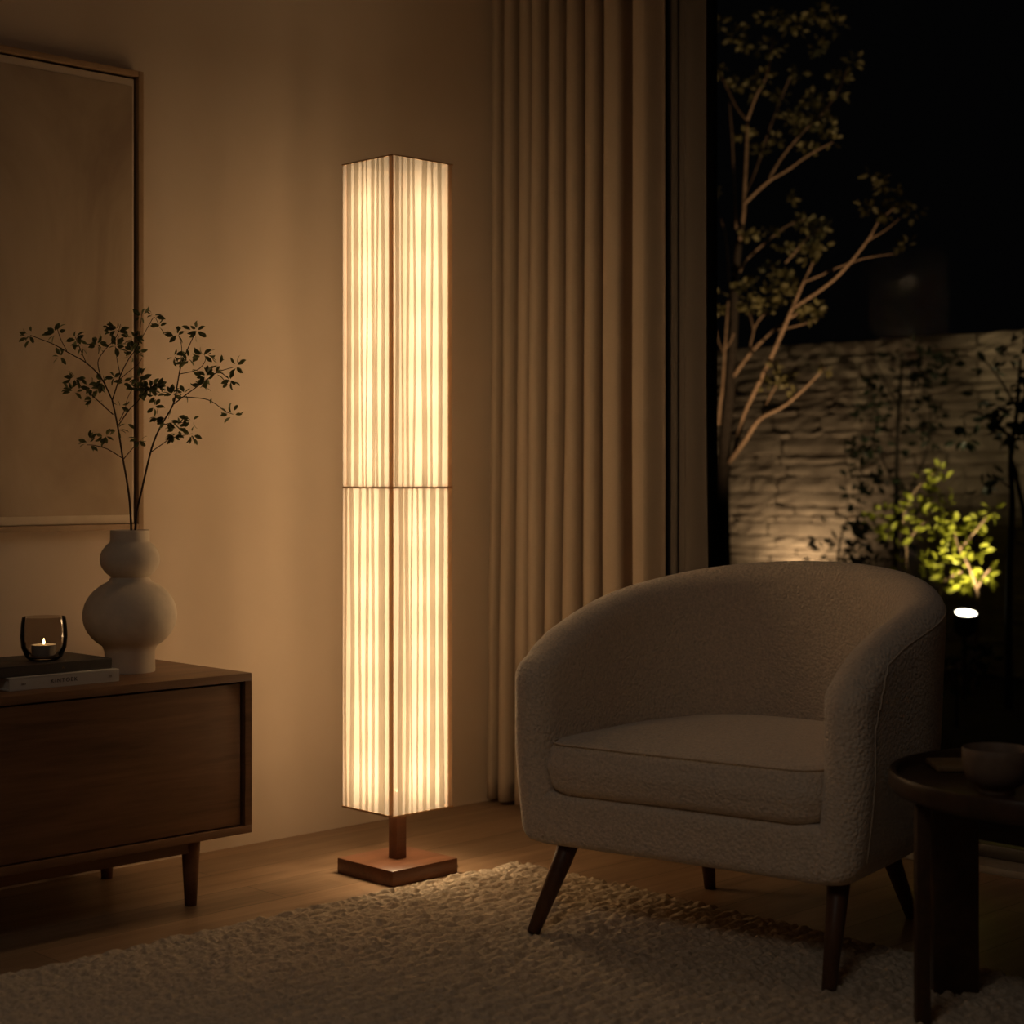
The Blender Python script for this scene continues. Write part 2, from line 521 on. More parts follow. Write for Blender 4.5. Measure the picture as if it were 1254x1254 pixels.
def plant_parts(branches, clusters, to3d, root, stem_mat, leaf_material, rad_fn, leaf_size, wid=0.42, rad_scale=1.0, stem_name='stem', leaf_name='leaves', trunk_mat=None, density=1.0):
    """branches: lists of (px, py, depth offset); each cluster takes the depth of the nearest branch point"""
    pts3 = []; L = Vector(root.location); V, Fc = [], []
    for i, br in enumerate(branches):
        path = smooth_path([to3d(*b) for b in br[0]], 4)
        n = len(path); r0, r1 = br[1]
        tube_geo([p-L for p in path], [r0+(r1-r0)*i_/(n-1) for i_ in range(n)], 7, V, Fc)
        P2 = smooth_path([Vector((b[0], b[1], b[2] if len(b) > 2 else 0)) for b in br[0]], 4)
        pts3 += [(q.x, q.y, q.z) for q in P2]
        if i == 0 and trunk_mat:
            mesh_obj(stem_name, V, Fc, trunk_mat, root); V, Fc = [], []
    mesh_obj('branches' if trunk_mat else stem_name, V, Fc, stem_mat, root)
    V, Fc = [], []
    for cx, cy, rad, n in clusters:
        n = int(n*density)
        q = min(pts3, key=lambda t: (t[0]-cx)**2+(t[1]-cy)**2)
        c = to3d(cx, cy, q[2]+random.uniform(-0.02, 0.02))
        rosette(V, Fc, c-L, rad_fn(rad), n, leaf_size, wid)
    mesh_obj(leaf_name, V, Fc, leaf_material, root)

# --- the tall tree close to the window
TY = 5.8
def t3(px, py, dz=0.0): return at(px, py, TY+dz)
tb = t3(886, 800); tb.z = -0.03
tree = thing('garden_tree', 'slender tall tree outside the window with warm lit bare branches and small leaves', 'tree', tb)
mm = 0.0033
tree_br = [
    ([(886, 856), (886, 700), (885, 600), (890, 520), (894, 474), (898, 411), (901, 340), (905, 295)], (0.036, 0.014)),
    ([(905, 300), (911, 262), (912, 235), (914, 195), (915.5, 147)], (0.012, 0.007)),
    ([(915.5, 147), (903, 132), (892, 110), (883, 92), (877, 78, .05)], (0.007, 0.003)),
    ([(915.5, 147), (926, 118), (938, 95), (944, 66, .05), (948, 40, .1)], (0.007, 0.003)),
    ([(912, 249), (940, 223, -.05), (965, 208, -.1), (990, 190, -.15), (1020, 174, -.2)], (0.009, 0.003)),
    ([(938, 225, -.05), (958, 192, 0), (985, 160, .05), (1010, 136, .1), (1030, 105, .12), (1040, 80, .12)], (0.007, 0.002)),
    ([(911, 240), (925, 210, .1), (940, 165, .15), (955, 125, .2), (970, 90, .2)], (0.005, 0.002)),
    ([(906, 333), (915, 317, .05), (940, 295, .1), (965, 276, .15), (988, 268, .2)], (0.007, 0.003)),
    ([(962, 322, .1), (980, 302, .1), (990, 290, .1), (1003, 280, .1)], (0.005, 0.003)),
    ([(893, 566), (912, 540, -.08), (930.7, 513, -.14), (957, 499, -.18), (973, 487, -.2), (993, 468, -.22), (1010, 450, -.24)], (0.015, 0.004)),
    ([(933, 511, -.14), (938, 498, -.14), (945, 482, -.14), (953, 469, -.14)], (0.008, 0.004)),
    ([(899, 556), (908, 520, -.05), (916.5, 496, -.08), (938.5, 450, -.12), (954, 416, -.14), (968, 383, -.16), (972, 375, -.16)], (0.014, 0.010)),
    ([(971, 377, -.16), (981, 353, -.18), (992, 330, -.18), (998, 316, -.18)], (0.009, 0.004)),
    ([(971, 377, -.16), (1005, 355, -.2), (1032, 332, -.25), (1063, 294, -.3), (1076, 272, -.32), (1100, 250, -.34)], (0.010, 0.003)),
    ([(1063, 294, -.3), (1084, 282, -.3), (1110, 260, -.3)], (0.005, 0.002)),
    ([(985, 345, -.18), (1003, 338, -.2), (1025, 328, -.2), (1060, 316, -.25), (1100, 310, -.3)], (0.006, 0.002)),
    ([(899, 460), (921, 430, -.05), (945, 407, -.1), (961, 394, -.12), (985, 378, -.12)], (0.011, 0.006)),
    ([(947, 405, -.1), (976, 399, -.1), (1002, 391, -.1)], (0.006, 0.003)),
    ([(919, 430, -.05), (920, 418, -.05), (923, 404, -.05), (917, 380, -.05)], (0.006, 0.003)),
    ([(923, 404, -.05), (929, 393, -.05), (937, 384, -.05)], (0.005, 0.003)),
    ([(880, 520, -.05), (882, 496, -.06), (885, 474, -.06), (887.5, 432, -.06), (890, 399, -.06), (892, 366, -.05)], (0.010, 0.005)),
    ([(887, 432, -.06), (880, 418, -.06), (877, 402, -.06)], (0.006, 0.003)),
    ([(887, 430, -.06), (895, 418, -.05), (899, 408, -.05)], (0.005, 0.004)),
    ([(898, 385), (893, 350, .05), (890, 300, .1), (884, 270, .1), (876, 255, .1)], (0.005, 0.002)),
    ([(902, 280), (899, 220, .1), (897, 170, .1), (893, 120, .1)], (0.005, 0.002)),
]
tree_br = tree_br[:1]+[(p, (a*0.75, b*0.75)) for p, (a, b) in tree_br[1:]]
tree_cl = [(900, 42, 16, 12), (883, 28, 12, 7), (945, 22, 22, 12), (912, 55, 10, 8), (881, 84, 12, 6), (903, 103, 12, 10), (945, 60, 18, 10), (975, 30, 20, 12),
    (1003, 15, 18, 10), (1022, 30, 16, 9), (1000, 58, 14, 9), (955, 120, 12, 9), (930, 112, 14, 8), (970, 145, 16, 10), (993, 122, 14, 10), (978, 152, 16, 12),
    (1000, 140, 14, 12), (1012, 155, 14, 10), (1018, 172, 10, 6), (988, 182, 12, 8), (1030, 95, 14, 9), (1027, 118, 12, 6), (912, 166, 12, 8), (952, 172, 10, 5),
    (930, 185, 14, 8), (878, 236, 6, 3), (918, 290, 10, 8), (945, 284, 12, 6), (970, 243, 8, 5), (984, 272, 14, 10), (1002, 278, 14, 12), (960, 302, 12, 6),
    (1000, 300, 18, 12), (990, 312, 14, 10), (945, 330, 14, 8), (958, 342, 14, 12), (938, 360, 16, 14), (960, 362, 14, 10), (970, 350, 10, 8), (912, 348, 14, 12),
    (918, 372, 14, 12), (935, 374, 12, 10), (880, 360, 6, 4), (880, 380, 8, 5), (990, 384, 12, 10), (1000, 378, 10, 8), (985, 378, 8, 6), (1065, 212, 10, 4),
    (1080, 228, 12, 6), (1060, 255, 10, 6), (1085, 262, 14, 8), (1100, 245, 14, 6), (950, 450, 7, 4), (966, 458, 7, 4), (947, 470, 9, 6), (972, 482, 6, 3), (937, 480, 5, 2),
    (1010, 452, 8, 4), (957, 470, 8, 5), (1110, 300, 14, 5), (1120, 260, 14, 5), (935, 95, 12, 8), (1045, 75, 14, 6), (980, 90, 14, 8)]
plant_parts(tree_br, tree_cl, t3, tree, M['bark'], M['tree_leaf'], lambda r: r*mm*1.15, 0.032, 0.6, stem_name='trunk', trunk_mat=M['shaded_bark'], density=2.3)

# --- shrubs and small trees by the stone wall
def shrub(name, label, cat, Y, br, cl, lm, sm, leaf=0.045, wid=0.5, stem='stem', group=None, dens=1.0):
    k = (at(700, 585, Y)-at(699, 585, Y)).length*0.8
    f = lambda px, py, dz=0.0: at(px, py, Y+dz)
    b = f(*br[0][0][0][:2]); b.z = -0.03
    t = thing(name, label, cat, b, 0, group)
    # the first stem starts in the ground
    br = [([tuple(p) for p in path], r) for path, r in br]
    plant_parts(br, cl, f, t, sm, lm, lambda r: r*k, leaf, wid, stem_name=stem, density=dens)
    return t

def ground_px(px, Y):
    p = at(px, 585, Y); d = p.x*FW.x+p.y*FW.y
    return (px, 585+(HC+0.03)*FPX/d)

shrub('maple_shrub', 'low green shrub lit bright yellow-green from below by the spike light', 'shrub', 6.44,
    [([ground_px(1192, 6.44), (1198, 745), (1195, 715), (1185, 690), (1172, 664), (1166, 630)], (0.008, 0.003)),
     ([(1196, 722), (1205, 706), (1213, 696)], (0.006, 0.003)),
     ([ground_px(1150, 6.44), (1150, 740), (1154, 716), (1165, 706), (1178, 700)], (0.007, 0.003)),
     ([(1150, 740), (1114, 706), (1110, 670), (1106, 640), (1112, 615), (1130, 590), (1150, 575)], (0.006, 0.002)),
     ([(1110, 665), (1126, 645), (1140, 635)], (0.004, 0.003)), ([(1108, 650), (1090, 640), (1075, 632)], (0.004, 0.003)),
     ([(1176, 672), (1195, 650), (1214, 626)], (0.005, 0.003))],
    [(1085, 628, 12, 6), (1075, 634, 12, 6), (1094, 652, 12, 9), (1085, 656, 8, 4), (1120, 618, 12, 8), (1136, 590, 12, 6), (1152, 577, 12, 6), (1155, 592, 10, 3), (1130, 602, 8, 5),
     (1104, 632, 10, 6), (1135, 640, 12, 6), (1118, 657, 10, 6), (1155, 642, 12, 6), (1172, 640, 12, 8), (1186, 650, 14, 9), (1170, 656, 12, 8), (1166, 678, 12, 7), (1150, 655, 10, 5),
     (1200, 636, 10, 5), (1214, 626, 10, 5), (1196, 672, 12, 7), (1180, 690, 12, 8), (1150, 690, 10, 5), (1132, 690, 12, 5), (1143, 697, 10, 4), (1210, 704, 14, 7), (1192, 712, 8, 6),
     (1178, 718, 11, 10), (1172, 721, 9, 6), (1186, 716, 9, 5), (1163, 706, 10, 4), (1148, 610, 12, 6), (1160, 620, 12, 5), (1100, 690, 12, 4)],
    M['green_leaf'], M['bark'], 0.044, 0.55, dens=1.6)
def rnd_cl(n, x0, x1, y0, y1, r=12, k=6): return [(random.uniform(x0, x1), random.uniform(y0, y1), random.uniform(0.7, 1.3)*r, k) for _ in range(n)]
shrub('dark_shrub', 'dark leafy tree in shadow before the stone wall, left of the lit shrub', 'tree', 6.9,
    [([ground_px(1090, 6.9), (1096, 700), (1098, 600), (1100, 520), (1105, 440)], (0.018, 0.006)),
     ([(1098, 600), (1080, 560), (1062, 530)], (0.006, 0.003)), ([(1098, 640), (1120, 590), (1136, 550), (1140, 500)], (0.008, 0.003)),
     ([(1097, 660), (1070, 640), (1052, 620)], (0.006, 0.003)), ([(1102, 500), (1085, 470), (1070, 440)], (0.005, 0.003))],
    rnd_cl(30, 1055, 1145, 425, 560) + rnd_cl(16, 1045, 1115, 540, 600) + rnd_cl(20, 1040, 1120, 600, 700) + rnd_cl(8, 1120, 1160, 420, 470),
    M['dark_leaf'], M['shaded_bark'], 0.05, 0.5, 'trunk')
shrub('young_tree', 'young dark tree with two thin trunks at the right edge of the window', 'tree', 6.2,
    [([ground_px(1236, 6.2), (1236, 720), (1240, 620), (1238, 560), (1246, 500), (1250, 440)], (0.016, 0.006)),
     ([ground_px(1262, 6.2), (1262, 700), (1256, 640), (1246, 590), (1238, 560)], (0.012, 0.008)),
     ([(1242, 540), (1220, 520), (1195, 505), (1175, 512)], (0.007, 0.003)), ([(1240, 600), (1228, 590), (1216, 580)], (0.004, 0.003)),
     ([(1246, 500), (1225, 465), (1205, 440)], (0.006, 0.003)), ([(1246, 500), (1270, 470), (1300, 450)], (0.006, 0.003))],
    rnd_cl(24, 1175, 1290, 490, 545, 11, 6) + rnd_cl(14, 1195, 1290, 415, 490, 12, 5) + [(1215, 590, 12, 6), (1205, 597, 10, 5), (1230, 585, 9, 4)],
    M['dark_leaf'], M['shaded_bark'], 0.05, 0.5, 'trunk')
shrub('low_shrub', 'low dark shrub at the foot of the stone wall, just above the armchair back', 'shrub', 6.6,
    [([ground_px(1025, 6.95), (1025, 720), (1028, 670), (1035, 640)], (0.010, 0.004)), ([(1026, 700), (1010, 690), (996, 686)], (0.005, 0.003)),
     ([(1026, 690), (1045, 665), (1060, 650)], (0.005, 0.003))],
    rnd_cl(16, 1005, 1070, 640, 700, 10, 5)+[(1000, 685, 7, 3), (1005, 660, 7, 3)], M['dark_leaf'], M['shaded_bark'], 0.05, 0.5)
shrub('ground_plant', 'dim low leafy plant on the soil below the lit spike light', 'plant', 5.6,
    [([ground_px(1172, 5.6), (1172, 840), (1170, 810)], (0.006, 0.003)), ([(1172, 850), (1190, 830), (1200, 815)], (0.004, 0.003)), ([(1172, 850), (1160, 820), (1155, 800)], (0.004, 0.003))],
    rnd_cl(16, 1150, 1215, 785, 850, 10, 5), M['dark_leaf'], M['shaded_bark'], 0.045, 0.5)

# --- spike spotlights in the planting
WARM = (1.0, 0.70, 0.38)
def spike_light(loc, label, tilt, face_power):
    t = thing('spike_light', label, 'garden light', (loc[0], loc[1], -0.03), 0, 'garden spike lights')
    h = loc[2]+0.03
    tube('spike', [(0, 0, 0), (0, 0, h-0.10)], [0.006, 0.009], M['black'], t, 10)
    R = Matrix.Translation((0, 0, h-0.1)) @ tilt.to_matrix().to_4x4()
    hd = lathe('lamp_head', [(0, 0), (0.03, 0.0), (0.046, 0.02), (0.048, 0.098), (0.044, 0.1), (0.043, 0.09), (0, 0.09)], M['black'], t, 32)
    hd.matrix_local = R
    ln = lathe('lens', [(0, 0.0965), (0.0425, 0.0965), (0.0425, 0.094)], emit('lens_glow', (1.0, 0.9, 0.68), face_power), hd, 32)
    return R.to_translation()+Vector(t.location), (tilt @ Vector((0, 0, 1)))
toward = -FW
q = Vector((0, 0, 1)).rotation_difference((Vector((0, 0, 1))+toward*0.30).normalized())
pl, dl = spike_light((-3.751, 6.3, 0.344), 'glowing round spike light under the bright green shrub, right of the armchair', q, 14.0)
o = light('shrub_beam', 'SPOT', pl+dl*0.115, 42.0, (1.0, 0.80, 0.45), 0.03, target=at(1174, 640, 6.42), spot_size=math.radians(95), spot_blend=0.7)
# wall washer at the foot of the stone wall and the tree light, both low behind the armchair
wp = at(957, 760, 6.95); wp.z = 0.24
light('wall_beam', 'SPOT', wp, 22.0, (1.0, 0.72, 0.42), 0.02, target=at(957, 520, 7.12), spot_size=math.radians(145), spot_blend=0.9)
q2 = Vector((0, 0, 1)).rotation_difference(Vector((0, 0.1, 1)).normalized())
spike_light((wp.x, wp.y, 0.225), 'spike light washing the stone wall, low behind the armchair back', q2, 3.0)
tp = at(1000, 760, 4.95); tp.z = 0.12
light('tree_beam', 'SPOT', tp, 155.0, (1.0, 0.66, 0.36), 0.03, target=at(940, 330, 5.75), spot_size=math.radians(60), spot_blend=0.8)

# ------------------------------------------------------------------ curtains
def curtain(name, label, peaks, yb, amp, z0, z1, mat, group, flare=0.0):
    """peaks: x of each fold crest (toward the room); cloth runs back to the valley between crests"""
    xs, ys = [], []
    n = 14
    for i in range(len(peaks)-1):
        a, b = peaks[i], peaks[i+1]
        last = i == len(peaks)-2
        am = amp[i] if hasattr(amp, '__len__') else amp
        for k in range(n):
            t = k/n
            ph = 2*PI*t
            if last:                                            # the last fold only turns back half way
                xs.append(a+(b-a)*t); ys.append(yb-am*math.cos(PI*0.97*t)); continue
            xs.append(a+(b-a)*(t+0.14*math.sin(2*ph)))       # folds bulge over themselves a little
            ys.append(yb-am*math.cos(ph)*(1-0.12*math.cos(2*ph)))
    nz = 40
    xs = np.array(xs); ys = np.array(ys)
    zz = z0+(z1-z0)*(np.linspace(0, 1, nz)**1.0)
    X = np.zeros((len(xs), nz)); Y = X.copy(); Z = X.copy()
    for j, z in enumerate(zz):
        u = (z-z0)/(z1-z0)
        w = 0.006*value_noise(xs*9+3.1, np.full_like(xs, z*1.3+0.5), 5)-0.003
        X[:, j] = xs+w*1.4-flare*(1-u)**2*np.linspace(1, 0, len(xs)); 
        Y[:, j] = yb+(ys-yb)*(1.05-0.2*u)+w
        Z[:, j] = z
    V = np.stack([X, Y, Z], -1).reshape(-1, 3)
    o = np_mesh(name, V, grid_faces(len(xs), nz), mat)
    m = o.modifiers.new('thick', 'SOLIDIFY'); m.thickness = 0.002; m.offset = 0
    tag(o, label, 'curtain', group)
    return o
def cx(px, Y): return at(px, 600, Y).x
pk = [cx(p, 3.25) for p in (606, 624, 646, 660, 684, 706, 730, 753, 790, 804)]
curtain('curtain', 'long pleated beige linen curtain beside the tall lamp, hung in narrow folds', pk, 3.265, [0.035, 0.045, 0.04, 0.055, 0.06, 0.06, 0.06, 0.05, 0.028], 0.012, 2.47, M['curtain'], None, 0.012)
pk = [cx(p, 3.315) for p in (805, 826, 848, 868)]
curtain('curtain', 'shaded grey-brown curtain behind the pleated one, next to the dark window frame', pk, 3.312, [0.004, 0.005, 0.006], 0.012, 2.47, M['shaded_lining'], None)

# ------------------------------------------------------------------ rug
def rug():
    x0, x1, y0, y1 = -2.81, -0.95, 0.95, 2.765
    gx = np.concatenate([np.linspace(0, 1.5, 540), np.linspace(1.506, x1-x0, 60)])      # finer weave where it is nearest
    gy = np.concatenate([np.linspace(0, 0.25, 36), np.linspace(0.254, y1-y0, 560)])
    nx, ny = len(gx), len(gy)
    x = gx[:, None]*np.ones((1, ny)); y = gy[None, :]*np.ones((nx, 1))
    p = 0.030
    wob = (value_noise(x*55, y*55, 1)-0.5)*0.012+(value_noise(x*11, y*11, 2)-0.5)*0.008
    xr = x+wob
    row = np.floor(xr/p)
    ridge = np.abs(np.sin(PI*xr/p))**0.8
    lump = value_noise(row*3.7+40, (y+row*0.013)*58, 3)
    fine = value_noise(x*130, y*130, 4)
    loop = (1-np.abs(2*value_noise(x*84+row*5.3, y*66+row*2.1, 8)-1))**1.4
    h = 0.001+0.0090*ridge*(0.5+0.7*lump)+0.0066*loop+0.0014*fine
    edge = np.minimum(np.minimum(x, x1-x0-x), np.minimum(y, y1-y0-y))
    h = h*np.clip((edge+0.004)/0.016, 0.05, 1)
    off = (value_noise(y*60, x*60, 6)-0.5)*0.014*np.exp(-edge/0.01)
    X = x0+x+off*(x < 0.04); Y = y0+y+off*(y > (y1-y0-0.04))
    V = np.stack([X-x0, Y-y0, h], -1).reshape(-1, 3)
    o = np_mesh('rug', V, grid_faces(nx, ny), M['rug'])
    o.location = (x0, y0, 0.001)
    return tag(o, 'thick oatmeal wool rug with ribbed loops under the armchair', 'rug')
def rug_material():
    m, nt, b = new_mat('loop_wool')
    v = coords(nt)
    f = noise(nt, v, 150, 3, 0.6); g = noise(nt, v, 7, 3, 0.5)
    c = ramp(nt, f, [(0.3, (0.42, 0.34, 0.245)), (0.7, (0.64, 0.53, 0.40))])
    nt.links.new(c, b.inputs['Base Color']); b.inputs['Roughness'].default_value = 1.0
    b.inputs['Specular IOR Level'].default_value = 0.05
    bump(nt, b, noise(nt, v, 420, 3, 0.7), 0.6, 0.0015)
    return m
M['rug'] = rug_material()
rug()

# ------------------------------------------------------------------ floor lamp
LX, LY = -2.945, 2.51
lamp = thing('floor_lamp', 'tall lit square column floor lamp with pleated cream shade on a walnut base', 'floor lamp', (LX, LY, 0))
box('base', -0.097, 0.097, -0.097, 0.097, 0.0, 0.035, M['walnut_base'], lamp, 0.002)
box('pole', -0.0145, 0.0145, -0.0145, 0.0145, 0.035, 0.19, M['walnut_base'], lamp, 0.0015)

def pleated_shade(name, hs, z0, z1, seed):
    r = random.Random(seed)
    # outline of a pleated square tube: knife pleats folded back under themselves
    path = []
    corners = [(-1, -1), (1, -1), (1, 1), (-1, 1)]
    for i in range(4):
        ax, ay = corners[i]; bx, by = corners[(i+1) % 4]
        tx, ty = (bx-ax)/2, (by-ay)/2; nx, ny = ty, -tx         # along, outward
        L = 2*hs; s = 0.0; pid = 0
        P = [(0.0, 0.0, 0)]
        while s < L-0.03:
            w = r.choice([0.012, 0.016, 0.021, 0.027, 0.033])*r.uniform(0.85, 1.15)
            back = w*r.choice([0.3, 0.42, 0.5, 0.6])
            if s+w > L-0.017: break
            pid += 1
            P += [(s+w, 0.0004, pid), (s+w-0.0004, -0.0016, pid), (s+w-back, -0.0014, pid), (s+w-back+0.0003, -0.0004, pid)]
            s = s+w
        # extra cloth layers added to darken the strip beside the corner
        P += [(L-0.001, 0.0004, 0), (L-0.0014, -0.0016, 0), (L-0.0155, -0.0014, 0), (L-0.0152, -0.0004, 0)]
        for (u, d, q) in P:
            path.append((ax*hs+tx*u*1.0, ay*hs+ty*u*1.0, nx, ny, d, q+40*i if q else 0))
    nz = 15; V = []; n = len(path)
    for j in range(nz):
        v = j/(nz-1); z = z0+(z1-z0)*v
        for k, (x, y, nx, ny, d, u) in enumerate(path):
            tx, ty = -ny, nx
            lean = 0.0
            if u:
                lean = 0.0030*math.sin(u*1.9+v*2.2+seed)*math.sin(PI*v)+0.0012*math.sin(u*2.7+v*4.5)
            V.append((x+nx*d+tx*lean, y+ny*d+ty*lean, z))
    Fc = []
    for j in range(nz-1):
        for k in range(n):
            l = (k+1) % n
            Fc.append((j*n+k, j*n+l, (j+1)*n+l, (j+1)*n+k))
    return mesh_obj(name, V, Fc, M['shade'], lamp, False)
HS = 0.0885
SZ0, SZM, SZ1 = 0.152, 0.878, 1.612
pleated_shade('lamp_shade', HS, SZ0, SZM, 3)
pleated_shade('lamp_shade', HS, SZM, SZ1, 5)
def ring(name, z, h, o=0.0012, t=0.0024, mat=None):
    bm = bmesh.new(); a = HS+o; b_ = a-t
    for (x0, x1, y0, y1) in ((-a, a, -a, -b_), (-a, a, b_, a), (-a, -b_, -b_, b_), (b_, a, -b_, b_)):
        add_box(bm, x0, x1, y0, y1, z-h/2, z+h/2)
    return bm_obj(name, bm, mat or M['trim'], lamp, False)
ring('shade_trim', SZ0, 0.004); ring('shade_trim', SZM, 0.003, 0.0006, 0.003); ring('shade_trim', SZ1, 0.003)
# brown strip added behind the cloth to darken each corner, plus a thin wire
def corner_strip_material():
    m = bpy.data.materials.new('corner_dark_cloth'); m.use_nodes = True; nt = m.node_tree
    nt.nodes.remove(nt.nodes['Principled BSDF'])
    f = noise(nt, coords(nt, (40, 40, 6)), 1.0, 3)
    c = ramp(nt, f, [(0.3, (0.42, 0.25, 0.13)), (0.7, (0.54, 0.34, 0.19))])
    d = N(nt, 'ShaderNodeBsdfDiffuse'); t = N(nt, 'ShaderNodeBsdfTranslucent')
    nt.links.new(c, d.inputs[0]); nt.links.new(c, t.inputs[0])
    mx = N(nt, 'ShaderNodeMixShader'); mx.inputs[0].default_value = 0.6
    nt.links.new(d.outputs[0], mx.inputs[1]); nt.links.new(t.outputs[0], mx.inputs[2])
    tr = N(nt, 'ShaderNodeBsdfTransparent'); tr.inputs[0].default_value = (1.0, 0.78, 0.55, 1)
    m2 = N(nt, 'ShaderNodeMixShader'); m2.inputs[0].default_value = 0.42
    nt.links.new(mx.outputs[0], m2.inputs[1]); nt.links.new(tr.outputs[0], m2.inputs[2])
    nt.links.new(m2.outputs[0], nt.nodes['Material Output'].inputs[0])
    return m
M['corner_strip'] = corner_strip_material()
for i in range(4):
    a_ = i*PI/2
    bm = bmesh.new()
    add_box(bm, HS-0.0165, HS-0.005, -HS+0.0045, -HS+0.0049, SZ0, SZ1, 0, 2, Matrix.Rotation(a_, 4, 'Z'))
    bm_obj('corner_dark_strip', bm, M['corner_strip'], lamp, False)
    bm = bmesh.new()
    add_box(bm, HS-0.0046, HS-0.0030, -HS+0.0030, -HS+0.0046, SZ0, SZ1, 0, 2, Matrix.Rotation(a_, 4, 'Z'))
    bm_obj('corner_wire', bm, M['corner_strip'], lamp, False)
# inner cross wire at the joint of the two shades
for z in (SZM,):
    bm = bmesh.new()
    add_box(bm, -HS+0.006, HS-0.006, -0.003, 0.003, z-0.003, z+0.003); add_box(bm, -0.003, 0.003, -HS+0.006, HS-0.006, z-0.003, z+0.003)
    bm_obj('frame_cross', bm, M['black'], lamp, False)
for z in (0.23, 0.37, 0.51, 0.65, 0.79, 0.95, 1.09, 1.23, 1.37, 1.51):
    o = light('lamp_bulb', 'POINT', (0, 0, z), 2.7 if z < 0.3 else 2.0, (1.0, 0.70, 0.40), 0.025); o.parent = lamp
tube('cord', smooth_path([(0.04, 0.096, 0.012), (0.055, 0.13, 0.004), (0.01, 0.15, 0.004), (-0.09, 0.125, 0.004), (-0.22, 0.188, 0.004), (-0.475, 0.405, 0.004)], 6), 0.003, M['cord'], lamp, 8)

# ------------------------------------------------------------------ sideboard
SB = thing('sideboard', 'low walnut sideboard with plain flat front on tapered legs, against the wall', 'sideboard', (-2.97, 2.125, 0))
D, Ln, zb, zt = 0.455, 1.62, 0.145, 0.485
bm = bmesh.new()
add_box(bm, -D, 0, -Ln, 0, zt-0.017, zt, 0.0012)
add_box(bm, -D, 0, -Ln, 0, zb, zb+0.017, 0.0012)
add_box(bm, -D, 0, -0.017, 0, zb+0.017, zt-0.017, 0.0)
add_box(bm, -D, 0, -Ln, -Ln+0.017, zb+0.017, zt-0.017, 0.0)
add_box(bm, -D, -D+0.01, -Ln+0.017, -0.017, zb+0.017, zt-0.017, 0.0)
bm_obj('carcass', bm, M['walnut'], SB)
for k in range(2):
    y1 = -0.026-k*0.785; y0 = y1-0.78
    box('door', -0.024, -0.005, y0, y1, zb+0.020, zt-0.021, M['walnut'], SB, 0.0012)
bm = bmesh.new()
add_box(bm, -0.07, -0.045, -Ln+0.1, -0.1, zb-0.032, zb, 0.001)
add_box(bm, -D+0.05, -D+0.075, -Ln+0.1, -0.1, zb-0.032, zb, 0.001)
bm_obj('apron', bm, M['walnut'], SB)
for y in (-0.115, -Ln+0.115):
    for x in (-0.058, -D+0.062):
        tube('leg', [(x, y, zb), (x, y, zb-0.03), (x, y, 0)], [0.021, 0.019, 0.0125], M['walnut'], SB, 20)

# ------------------------------------------------------------------ books, candle, vase
def book(name, label, x, y, z, w, l, t, rz, cover):
    """spine along local y at x = 0, pages behind it"""
    b = thing(name, label, 'book', (x, y, z), rz, 'books under the candle')
    bm = bmesh.new()
    add_box(bm, -w, 0, 0, l, 0, 0.0028, 0.0006); add_box(bm, -w, 0, 0, l, t-0.0028, t, 0.0006); add_box(bm, -0.0028, 0, 0, l, 0.0028, t-0.0028)
    bm_obj('cover', bm, cover, b)
    box('pages', -w+0.004, -0.0028, 0.004, l-0.004, 0.0028, t-0.0028, M['paper'], b)
    return b
ztop = 0.485
bk = book('book', 'cream book with lettered spine, lying on the sideboard under a dark book', -3.035, 1.600, ztop, 0.185, 0.243, 0.0255, 0.0, M['white_cover'])
def lettering(text, size, y, z, parent, mat, name='spine_lettering', space=1.0):
    cu = bpy.data.curves.new(name, 'FONT'); cu.body = text; cu.size = size; cu.extrude = 0.0002
    cu.align_x = 'CENTER'; cu.align_y = 'CENTER'; cu.space_character = space
    cu.materials.append(mat)
    tmp = bpy.data.objects.new('text_source', cu); C.objects.link(tmp)
    me = bpy.data.meshes.new_from_object(tmp.evaluated_get(bpy.context.evaluated_depsgraph_get()))
    bpy.data.objects.remove(tmp)
    o = bpy.data.objects.new(name, me); C.objects.link(o); o.parent = parent
    o.location = (0.0003, y, z); o.rotation_euler = (PI/2, 0, PI/2)
    return o
lettering('KINTOEK', 0.0115, 0.118, 0.0127, bk, M['ink'], space=1.3)
lettering('lao', 0.008, 0.030, 0.0127, bk, M['coaster'])
lettering('m', 0.010, 0.222, 0.0127, bk, M['coaster'])
bk2 = book('book', 'dark charcoal book lying on the cream book, holding the glass candle holder', -3.047, 1.575, ztop+0.0257, 0.175, 0.262, 0.021, math.radians(1.5), M['dark_cover'])
lettering('A', 0.008, 0.150, 0.0105, bk2, M['coaster'])

zc = ztop+0.0257+0.0212
CP = Vector((-3.112, 1.716, zc))
ch = thing('candle_holder', 'rounded smoky brown glass candle holder standing on the dark book', 'candle holder', CP)
lathe('glass', [(0, 0.0), (0.027, 0.0), (0.036, 0.006), (0.0445, 0.026), (0.0465, 0.048), (0.045, 0.072), (0.0425, 0.0875), (0.0405, 0.0875),
                (0.0428, 0.072), (0.0442, 0.048), (0.042, 0.028), (0.034, 0.011), (0.026, 0.0075), (0, 0.0075)], M['smoke'], ch, 48)
tl = thing('tealight', 'lit tealight candle inside the smoky glass holder', 'candle', CP+Vector((0, 0, 0.0085)))
lathe('metal_cup', [(0, 0), (0.0235, 0), (0.0245, 0.0225), (0.0238, 0.0225), (0.023, 0.001), (0, 0.001)], M['tin'], tl, 40)
lathe('wax', [(0, 0.0012), (0.0228, 0.0012), (0.0236, 0.0195), (0.018, 0.0188), (0, 0.0182)], M['wax'], tl, 40)
tube('wick', [(0, 0, 0.018), (0, 0, 0.0245)], 0.0007, M['black'], tl, 6)
